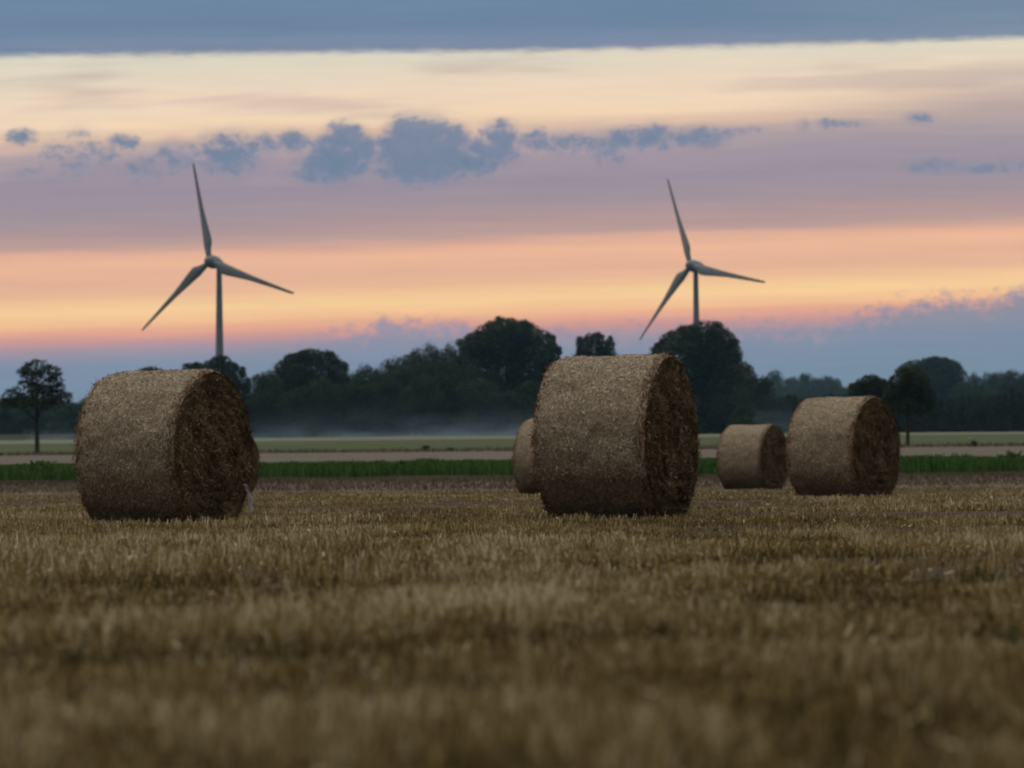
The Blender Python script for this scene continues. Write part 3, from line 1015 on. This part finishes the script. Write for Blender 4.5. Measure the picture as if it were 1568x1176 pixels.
def rnd_lobes(seed, n, shape, low=.18):
    """lobes spread over a unit-height crown; shape(z) gives the half width at height z"""
    rs = np.random.RandomState(seed)
    out = []
    for i in range(n):
        z = low + (1 - low) * ((i + rs.rand()) / n) * .93
        w = shape(z)
        a = i * 2.4 + rs.rand() * 1.2
        rr = w * rs.uniform(.25, .8) * (0.4 if z > .85 else 1)
        s = rs.uniform(.10, .19) * (0.75 + .5 * w / .5)
        s = min(s, max(w * .8, .06))
        out.append((rr * math.cos(a), rr * math.sin(a), min(z, 1 - s * .85), s, s, s * rs.uniform(.75, 1.0)))
    return out


dome = lambda z: .5 * math.sqrt(max(0.02, 1 - ((z - .45) / .58) ** 2))
tall = lambda z: .34 * math.sqrt(max(0.02, 1 - ((z - .48) / .56) ** 2))
bushy = lambda z: .5 * (1 - .55 * z ** 2)
cone = lambda z: .24 * (1.08 - z)
VAR = {}


def variant(key, lobes, n_leaf, size, fork, r0, seed, m=None, limbs=9, fill=.45):
    VAR[key] = (crown_mesh('crown', lobes, n_leaf, size, seed, fill=fill), trunk_mesh('trunk', 1.0, r0, fork, lobes, seed, limbs), m or M_LEAF)
    VAR[key][0].materials.append(VAR[key][2])
    VAR[key][1].materials.append(M_BARK)


variant('dome_a', rnd_lobes(1, 34, dome, .22), 15000, .024, .22, .022, 1)
variant('dome_b', rnd_lobes(2, 30, dome, .20), 15000, .025, .20, .022, 2)
variant('tall_a', rnd_lobes(3, 30, tall, .16), 13000, .023, .2, .018, 3)
variant('tall_b', rnd_lobes(4, 26, tall, .14), 13000, .024, .2, .018, 4)
variant('bush_a', rnd_lobes(5, 26, bushy, .06), 14000, .036, .1, .03, 5)
variant('bush_b', rnd_lobes(6, 22, bushy, .05), 14000, .036, .1, .03, 6)
variant('cone_a', rnd_lobes(7, 30, cone, .05), 6500, .030, .1, .018, 7, M_CONIF)
variant('cone_b', rnd_lobes(8, 26, cone, .05), 6500, .032, .1, .018, 8, M_CONIF)


def tree(kind, name, x, top, Z, width, label, group=None, rz=None, sink=0.0, base=None, depth=None):
    """x, top: where the photo shows the crown's middle and tip; width in photo pixels"""
    p = at(x, top, Z)
    g = float(gh(p.x, Z)) if base is None else base
    H = p.z - g
    root = empty(name, (p.x, Z, g - sink))
    tag(root, label, 'tree' if 'shrub' not in name else 'shrub', group)
    Wm = width / FPX * Z
    cm, tm, lm = VAR[kind]
    half = max(abs(np.array([v.co.x for v in cm.vertices[::7]]))) if False else CW[kind]
    root.scale = (Wm / (2 * half), (depth or Wm) / (2 * half), H + sink)
    root.rotation_euler = (0, 0, 0)
    for nm, me in (('trunk', tm), ('crown', cm)):
        o = bpy.data.objects.new(nm, me)
        COL.link(o)
        o.parent = root
        if rz is not None:
            o.rotation_euler = (0, 0, rz)
    return root


CW = {}
for k_, (cm, tm, lm) in VAR.items():
    co = np.empty(len(cm.vertices) * 3, np.float32)
    cm.vertices.foreach_get('co', co)
    co = co.reshape(-1, 3)
    CW[k_] = float(np.percentile(np.hypot(co[:, 0], co[:, 1]), 97)) * 0.92


def special_tree(name, lobes_px, foot_px, Z, n_leaf, leaf, label, trunk_r, fork_frac, seed, m, group=None, depth=0.75, limbs=10, fill=.3):
    """lobes_px: (x, y, rx, ry) as seen in the photo; the lobes are spread in depth around the stem"""
    rs = np.random.RandomState(seed)
    p = at(foot_px[0], foot_px[1], Z)
    g = float(gh(p.x, Z))
    if name != 'field_tree':
        fill = max(fill, .45)
        n_leaf = int(n_leaf * 2.0)
    lob = []
    xs = [a[0] for a in lobes_px]
    half = (max(xs) - min(xs)) / 2 / FPX * Z
    for i, (x, y, rx, ry) in enumerate(lobes_px):
        q = at(x, y, Z)
        r1, r2 = rx / FPX * Z, ry / FPX * Z
        room = max(0.0, 1 - abs(q.x - p.x) / max(half, .1))
        dy = (((i * 0.618) % 1.0) * 2 - 1) * half * depth * (0.35 + .65 * room)
        lob.append((q.x - p.x, dy, q.z - g, r1, (r1 + r2) / 2, r2))
    root = empty(name, (p.x, Z, g))
    tag(root, label, 'tree', group)
    H = max(l[2] + l[5] for l in lob)
    tm = trunk_mesh('trunk', H, trunk_r, H * fork_frac, lob, seed, limbs)
    link('trunk', tm, M_BARK, root)
    link('crown', crown_mesh('crown', lob, n_leaf, leaf, seed, fill=fill), m, root)
    return root


def Zground(x, y):
    """distance at which the ground shows at pixel (x, y)"""
    lo, hi = 90.0, 430.0
    for _ in range(40):
        mid = (lo + hi) / 2
        p = at(x, y, mid)
        if p.z > float(gh(p.x, mid)): lo = mid
        else: hi = mid
    return lo


# the two field trees
zl = Zground(57, 694)
special_tree('field_tree', [(62, 565, 22, 12), (46, 575, 16, 12), (80, 572, 18, 12), (60, 580, 24, 13), (36, 570, 10, 7), (88, 585, 12, 12), (40, 595, 22, 12),
                            (22, 608, 18, 12), (60, 602, 26, 13), (84, 607, 22, 12), (101, 609, 11, 9), (12, 617, 12, 8), (36, 616, 22, 10), (58, 620, 24, 12), (78, 618, 20, 10), (90, 594, 12, 8)],
             (57, 694), zl, 6500, .20, 'lone broad-crowned field tree with bare trunk, standing apart on the far left', .19, .38, 41, M_LEAF2, 'lone field trees', .7, 14, .16)
zr = Zground(1391, 681)
special_tree('field_tree', [(1390, 576, 20, 16), (1378, 590, 20, 18), (1402, 590, 22, 18), (1390, 602, 34, 20), (1370, 606, 16, 14), (1414, 608, 18, 16), (1424, 618, 12, 10),
                            (1392, 622, 34, 14), (1372, 622, 16, 11), (1410, 626, 18, 9)],
             (1390, 681), zr, 9000, .20, 'round-crowned field tree with a thin trunk, close behind the mid-sized bale', .16, .40, 42, M_LEAF2, 'lone field trees', .8, 10, .35)
special_tree('hedgerow_tree', [(1330, 588, 20, 13), (1345, 590, 16, 11), (1315, 598, 16, 12), (1338, 602, 24, 16), (1352, 604, 10, 12), (1325, 618, 20, 18), (1345, 622, 18, 18)],
             (1335, 668), 330, 6000, .34, 'dark bushy tree just above the top of the mid-sized bale', .22, .3, 43, M_LEAF2, None, .8, 8)

# landmark trees of the central wood
ZC = 452
special_tree('domed_tree', [(772, 512, 30, 22), (745, 520, 26, 22), (800, 514, 28, 20), (824, 526, 24, 22), (720, 535, 20, 20), (842, 545, 16, 22), (770, 535, 44, 26), (812, 548, 36, 26),
                            (735, 556, 34, 26), (840, 572, 22, 26), (715, 575, 26, 28), (780, 575, 46, 34), (820, 600, 36, 36), (740, 610, 42, 38), (790, 630, 50, 34), (845, 620, 22, 34)],
             (778, 662), ZC + 14, 42000, .42, 'tallest domed tree at the right end of the wood, left of the largest bale', .55, .2, 51, M_LEAF, None, .8, 14)
special_tree('broad_tree', [(1072, 514, 34, 19), (1040, 522, 28, 18), (1102, 524, 24, 20), (1015, 538, 20, 16), (1120, 545, 16, 20), (1060, 540, 46, 26), (1095, 556, 34, 28), (1010, 560, 24, 22),
                            (1138, 572, 20, 20), (1055, 585, 50, 36), (1110, 590, 38, 32), (1012, 600, 28, 34), (1148, 592, 16, 18), (1145, 618, 16, 26), (1080, 626, 50, 34), (1030, 634, 36, 28), (1128, 636, 26, 24)],
             (1078, 662), ZC - 6, 42000, .42, 'broad dark dome-shaped tree with a wind turbine tower rising behind it', .55, .2, 52, M_LEAF, None, .8, 14)
special_tree('poplar_clump_tree', [(888, 524, 7, 9), (902, 520, 9, 9), (914, 521, 11, 11), (933, 528, 8, 12), (922, 534, 10, 12), (898, 536, 14, 14), (915, 548, 20, 16), (890, 552, 14, 16), (936, 552, 12, 18),
                                   (912, 580, 30, 26), (905, 620, 34, 34), (930, 628, 24, 30)],
             (910, 662), ZC + 20, 16000, .36, 'ragged tree with separate pointed tufts showing above the largest bale', .4, .25, 53, M_LEAF, None, .8, 10, .2)
special_tree('domed_tree', [(478, 548, 20, 13), (498, 552, 22, 14), (455, 556, 20, 14), (515, 566, 16, 16), (436, 566, 16, 14), (480, 570, 36, 20), (450, 582, 28, 20), (518, 590, 18, 22), (478, 604, 44, 30), (435, 605, 24, 26), (500, 630, 34, 30), (455, 634, 38, 28)],
             (478, 662), ZC + 4, 30000, .38, 'rounded bumpy tree forming the separate hump in the left half of the wood', .45, .2, 54, M_LEAF, None, .8, 12)
special_tree('sparse_tree', [(340, 556, 15, 11), (352, 566, 13, 12), (322, 562, 14, 9), (334, 576, 20, 14), (356, 584, 10, 14), (372, 574, 6, 12), (366, 596, 10, 14), (378, 590, 7, 12), (345, 606, 26, 22), (370, 622, 18, 22), (340, 636, 26, 22)],
             (345, 664), 440, 6000, .48, 'loose open tree peeping out just above the end of the bale with the net tail', .35, .25, 55, M_LEAF, None, .8, 10, .15)
special_tree('sparse_tree', [(232, 570, 18, 8), (290, 562, 12, 6), (302, 562, 12, 7), (240, 590, 30, 22), (290, 590, 30, 24), (265, 625, 44, 34)],
             (265, 664), 470, 6000, .5, 'tree whose two small tips show over the top of the net-tailed bale', .35, .25, 56, M_LEAF, None, .8, 8, .2)

WG = 'broadleaf trees of the misty central wood'
K4 = ['dome_a', 'dome_b', 'tall_a', 'bush_a', 'bush_b', 'tall_b']
fixed = [  # x, top, width, dz, kind, label
    (402, 570, 56, 0, 'tall_a', 'narrow dark tree at the left end of the wood, beside the loose open tree'),
    (418, 566, 46, 12, 'dome_a', 'tree leaning into the left flank of the bumpy hump in the wood'),
    (558, 559, 74, 4, 'dome_b', 'low rounded tree in the dip of the wood right of the bumpy hump'),
    (602, 550, 74, 14, 'dome_a', 'rounded tree where the wood starts rising towards the tallest dome'),
    (634, 537, 74, 10, 'dome_b', 'taller pointed tree on the rising middle of the wood'),
    (658, 529, 62, 16, 'dome_a', 'first of two pointed tips just left of the tallest dome'),
    (690, 527, 56, 12, 'dome_b', 'second pointed tip, touching the left side of the tallest dome'),
    (868, 560, 56, 8, 'dome_a', 'darker tree filling the step down between the tallest dome and the largest bale'),
    (965, 560, 60, 14, 'dome_b', 'tree whose top hides behind the largest bale, next to the broad dark dome'),
    (1165, 606, 40, 8, 'bush_a', 'low bush-like tree at the right foot of the broad dark dome'),
]
rq = random.Random(4)
for x, top, w, dz, kd, lb in fixed:
    tree(kd, 'wood_tree', x, top, ZC + dz, w, lb, WG, rq.uniform(0, 6))
FR = 'low dark broadleaf tree in the front edge of the central wood, above the mist'
for i, x in enumerate(range(380, 1165, 27)):
    tree(rq.choice(['bush_a', 'bush_b', 'dome_a']), 'wood_edge_tree', x + rq.uniform(-7, 7), rq.uniform(578, 604) - (8 if 560 < x < 700 else 0), ZC - 14 + rq.uniform(-4, 4), rq.uniform(50, 70), FR, 'front edge trees of the central wood', rq.uniform(0, 6), 1.6)
BK = 'dark broadleaf tree filling the middle depth of the central wood'
for i, x in enumerate((430, 540, 585, 618, 648, 690, 870, 950, 1000)):
    tree(rq.choice(K4[:3]), 'wood_tree', x, {540: 576, 585: 572, 618: 562, 648: 552, 690: 550, 870: 580, 950: 575, 1000: 570, 430: 578}[x], ZC + 2, 70, BK, 'middle trees of the central wood', rq.uniform(0, 6))
# trees behind the first bale, closing the wood to the left
for i, x in enumerate((200, 300, 330, 372)):
    tree(rq.choice(['bush_a', 'bush_b']), 'wood_edge_tree', x, 606, 446, 66, 'low dark tree behind the bale with the net tail', 'low trees behind the left bale', rq.uniform(0, 6), 1.6)
tree('bush_a', 'shrub', 1136, 622, 400, 48, 'round dark shrub standing just above the smallest fully visible bale')

# far blue woods
ZF = 1350
far = [(1205, 567, 44, 'rounded hazy blue tree, highest bump of the far wood beside the broad dark dome'), (1430, 0, 0, '')]
FG = 'hazy trees of the distant wood'
tree('dome_a', 'distant_tree', 1186, 568, ZF, 44, 'rounded hazy tree forming the leftmost bump of the distant blue wood on the right', FG, 1.0)
for x, t, w in ((1212, 577, 34), (1232, 572, 30), (1248, 578, 30), (1266, 576, 30), (1281, 579, 26), (1224, 590, 40), (1256, 592, 40), (1290, 592, 40), (1306, 596, 30), (1198, 590, 40)):
    tree(rq.choice(['dome_a', 'dome_b', 'tall_a', 'tall_b']), 'distant_tree', x, t, ZF + rq.uniform(-40, 60), w * 1.2, 'hazy blue tree of the distant wood between the broad dark dome and the mid-sized bale', FG, rq.uniform(0, 6))
ZG = 820
special_tree('domed_tree', [(1425, 558, 24, 10), (1402, 562, 20, 10), (1448, 562, 22, 12), (1466, 574, 14, 12), (1385, 572, 14, 12), (1425, 574, 40, 18), (1455, 592, 24, 20), (1395, 592, 24, 20), (1426, 605, 44, 30), (1460, 625, 30, 34), (1395, 625, 30, 34)],
             (1426, 664), ZG, 20000, .8, 'wide hazy domed clump-like tree behind the round-crowned field tree', .8, .2, 57, M_LEAF, None, .8, 10)
for x, t, w in ((1492, 571, 24), (1478, 584, 40), (1515, 572, 36), (1530, 570, 32), (1548, 567, 30), (1566, 571, 34), (1590, 575, 40), (1505, 590, 50), (1540, 588, 50), (1575, 590, 50), (1620, 580, 50)):
    tree(rq.choice(['dome_a', 'dome_b', 'tall_b']), 'distant_tree', x, t, ZG + rq.uniform(-30, 60), w * 1.25, 'hazy tree of the distant wood beyond the dark spruces at the right edge', FG, rq.uniform(0, 6))
# dark row of spruces
SG = 'row of dark spruces along the meadow'
x = 1172
while x < 1640:
    t = 603 + rq.uniform(-7, 7) - (6 if x > 1480 else 0) + (8 if x < 1200 else 0)
    tree(rq.choice(['cone_a', 'cone_b', 'tall_a']), 'spruce_tree', x, t, 436 + rq.uniform(-8, 8), rq.uniform(26, 36), 'dark spruce in the even row behind the meadow on the right', SG, rq.uniform(0, 6), 1.2)
    x += rq.uniform(9, 13)
# low far trees left of the first bale
LG = 'low hazy trees beyond the lone field tree'
x = -70
while x < 215:
    tree(rq.choice(['dome_a', 'dome_b', 'bush_a']), 'distant_tree', x, 612 + rq.uniform(-8, 8) - (4 if x < 30 else 0), 640 + rq.uniform(-20, 30), rq.uniform(46, 66), 'low hazy tree of the far belt beyond the lone field tree', LG, rq.uniform(0, 6))
    x += rq.uniform(15, 22)

# ------------------------------------------------------------------ field marker post and weeds on the meadow edge
zp = Zground(1485, 683)
p = at(1485, 683, zp)
pr = empty('marker_post', (p.x, zp, float(gh(p.x, zp))))
tag(pr, 'small white marker post at the near edge of the meadow', 'post')
b = Bag(); b.add(*tube([(0, 0, 0), (0, 0, .62), (0, 0, .68)], [.055, .055, .02], 8), a=.5); b.build('post', M_POST, pr)
b = Bag(); b.add(*tube([(0, 0, .42), (0, 0, .54)], [.058, .058], 8, False), a=.5); b.build('reflector_band', M_POSTB, pr)


def weed(x, y, hh, ww, label, seed, Z=None, mat_=None):
    rs = np.random.RandomState(seed)
    z = Z or Zground(x, y)
    q = at(x, y, z)
    n = 140
    ax = rs.normal(0, ww * .10, n); ay = rs.normal(0, ww * .10, n)
    D = norm(np.stack([rs.normal(0, .6, n), rs.normal(0, .6, n), np.ones(n)], -1))
    a = rs.uniform(0, np.pi, n)
    side = np.stack([np.cos(a), np.sin(a), np.zeros(n)], -1)
    Vs, Qs = strips(np.stack([ax, ay, np.zeros(n)], -1), D, hh * rs.uniform(.4, 1, n), ww * .12, side)
    bg_ = Bag(); bg_.add(Vs, Qs, None, np.repeat(rs.rand(n), 4))
    o = bg_.build('weed_tuft', mat_ or M_LEAF2)
    o.location = (q.x, z, float(gh(q.x, z)))
    tag(o, label, 'weed')


weed(1492, 684, .55, .5, 'dark weed tuft right beside the white marker post', 1)
weed(652, 690, .5, .9, 'dark weed tuft on the meadow edge below the middle of the wood', 2)
weed(690, 691, .35, .9, 'smaller dark weed tuft on the meadow edge, right of another tuft', 3)
weed(62, 730, .75, 1.0, 'tall dark green weed clump in the crop below the lone tree on the far left', 4, 76, M_CROP)
weed(95, 733, .55, 1.1, 'lower green weed clump in the crop beside the bale with the net tail', 5, 74, M_CROP)
weed(615, 728, .62, 1.2, 'green weed clump sticking up from the crop in the middle distance', 6, 80, M_CROP)
weed(1552, 725, .8, .8, 'green weed clump sticking up from the crop at the right edge', 7, 78, M_CROP)

# ------------------------------------------------------------------ mist and haze
def vol_mat(name, dens, col, aniso=0.0):
    m = bpy.data.materials.new(name)
    m.use_nodes = True
    t = m.node_tree
    t.nodes.clear()
    v_ = t.nodes.new('ShaderNodeVolumePrincipled')
    v_.inputs['Density'].default_value = dens
    v_.inputs['Color'].default_value = (*col, 1)
    v_.inputs['Anisotropy'].default_value = aniso
    o = t.nodes.new('ShaderNodeOutputMaterial')
    t.links.new(v_.outputs[0], o.inputs['Volume'])
    m.cycles.homogeneous_volume = True
    return m


def mist(label, x0, x1, top_px, Z, thick, dens, seed, fall):
    """low bank of ground mist: a closed lens whose air thins out upward and in drifting patches"""
    c = at((x0 + x1) / 2, 660, Z)
    hw = (x1 - x0) / 2 / FPX * Z
    hh = at(784, top_px, Z).z - float(gh(c.x, Z))
    nu, nv = 48, 14
    V, Q = [], []
    for j in range(nv):
        for i in range(nu):
            th = math.pi * j / (nv - 1); ph = 2 * math.pi * i / nu
            dx, dy, dz = math.sin(th) * math.cos(ph), math.sin(th) * math.sin(ph), math.cos(th)
            V.append((dx * hw, dy * thick / 2, dz * hh if dz > 0 else dz * 0.8))
    for j in range(nv - 1):
        for i in range(nu):
            i2 = (i + 1) % nu
            Q.append((j * nu + i, (j + 1) * nu + i, (j + 1) * nu + i2, j * nu + i2))
    me = np_mesh('ground_mist', np.array(V), np.array(Q), None, True)
    vm = vol_mat('mist_' + str(seed), dens, (.55, .80, 1.0))
    vm.cycles.homogeneous_volume = False
    N = NT(vm.node_tree)
    t = N.new('ShaderNodeTexCoord')
    sp = N.new('ShaderNodeSeparateXYZ')
    vm.node_tree.links.new(t.outputs['Object'], sp.inputs[0])
    q = N.v('MULTIPLY', t.outputs['Object'], (1 / hw, 2 / thick, 0))
    rim = N.step(N.v('DOT_PRODUCT', q, q), 1.0, 0.35)
    e = N.m('POWER', 2.71828, N.m('DIVIDE', N.m('MAXIMUM', sp.outputs[2], 0.0), -fall))
    nn = N.noise(N.v('MULTIPLY', t.outputs['Object'], (.07, .05, .30)), 1.0, 3, .55)
    d = N.m('MULTIPLY', N.m('MULTIPLY', e, rim), N.m('MULTIPLY', N.step(nn, .25, .75), dens * 1.8))
    vn = [n for n in vm.node_tree.nodes if n.type == 'PRINCIPLED_VOLUME'][0]
    N.put(vn.inputs['Density'], d)
    o = link('ground_mist', me, vm)
    o.location = (c.x, Z, float(gh(c.x, Z)))
    return tag(o, label, None, None, 'stuff')


mist('thin white ground mist lying along the foot of the central wood', 300, 1060, 596, 422, 22, .042, 3, 1.5)
mist('pale wisp of mist beside the broad dark tree', 1140, 1225, 600, 418, 10, .035, 7, 3.5)
mist('pale streak of mist behind the lone tree on the far left', 30, 135, 640, 414, 10, .05, 9, 0.8)

hz_v = [(x, y, z) for z in (-1.6, 112.0) for x, y in ((-900, -60), (900, -60), (900, 1700), (-900, 1700))]
hz_f = [(3, 2, 1, 0), (4, 5, 6, 7), (0, 1, 5, 4), (1, 2, 6, 5), (2, 3, 7, 6), (3, 0, 4, 7)]
haze = link('haze', np_mesh('haze', np.array(hz_v), np.array(hz_f)), vol_mat('haze_air', 0.00011, (.36, .70, .95)))
tag(haze, 'thin blue evening haze', None, None, 'stuff')
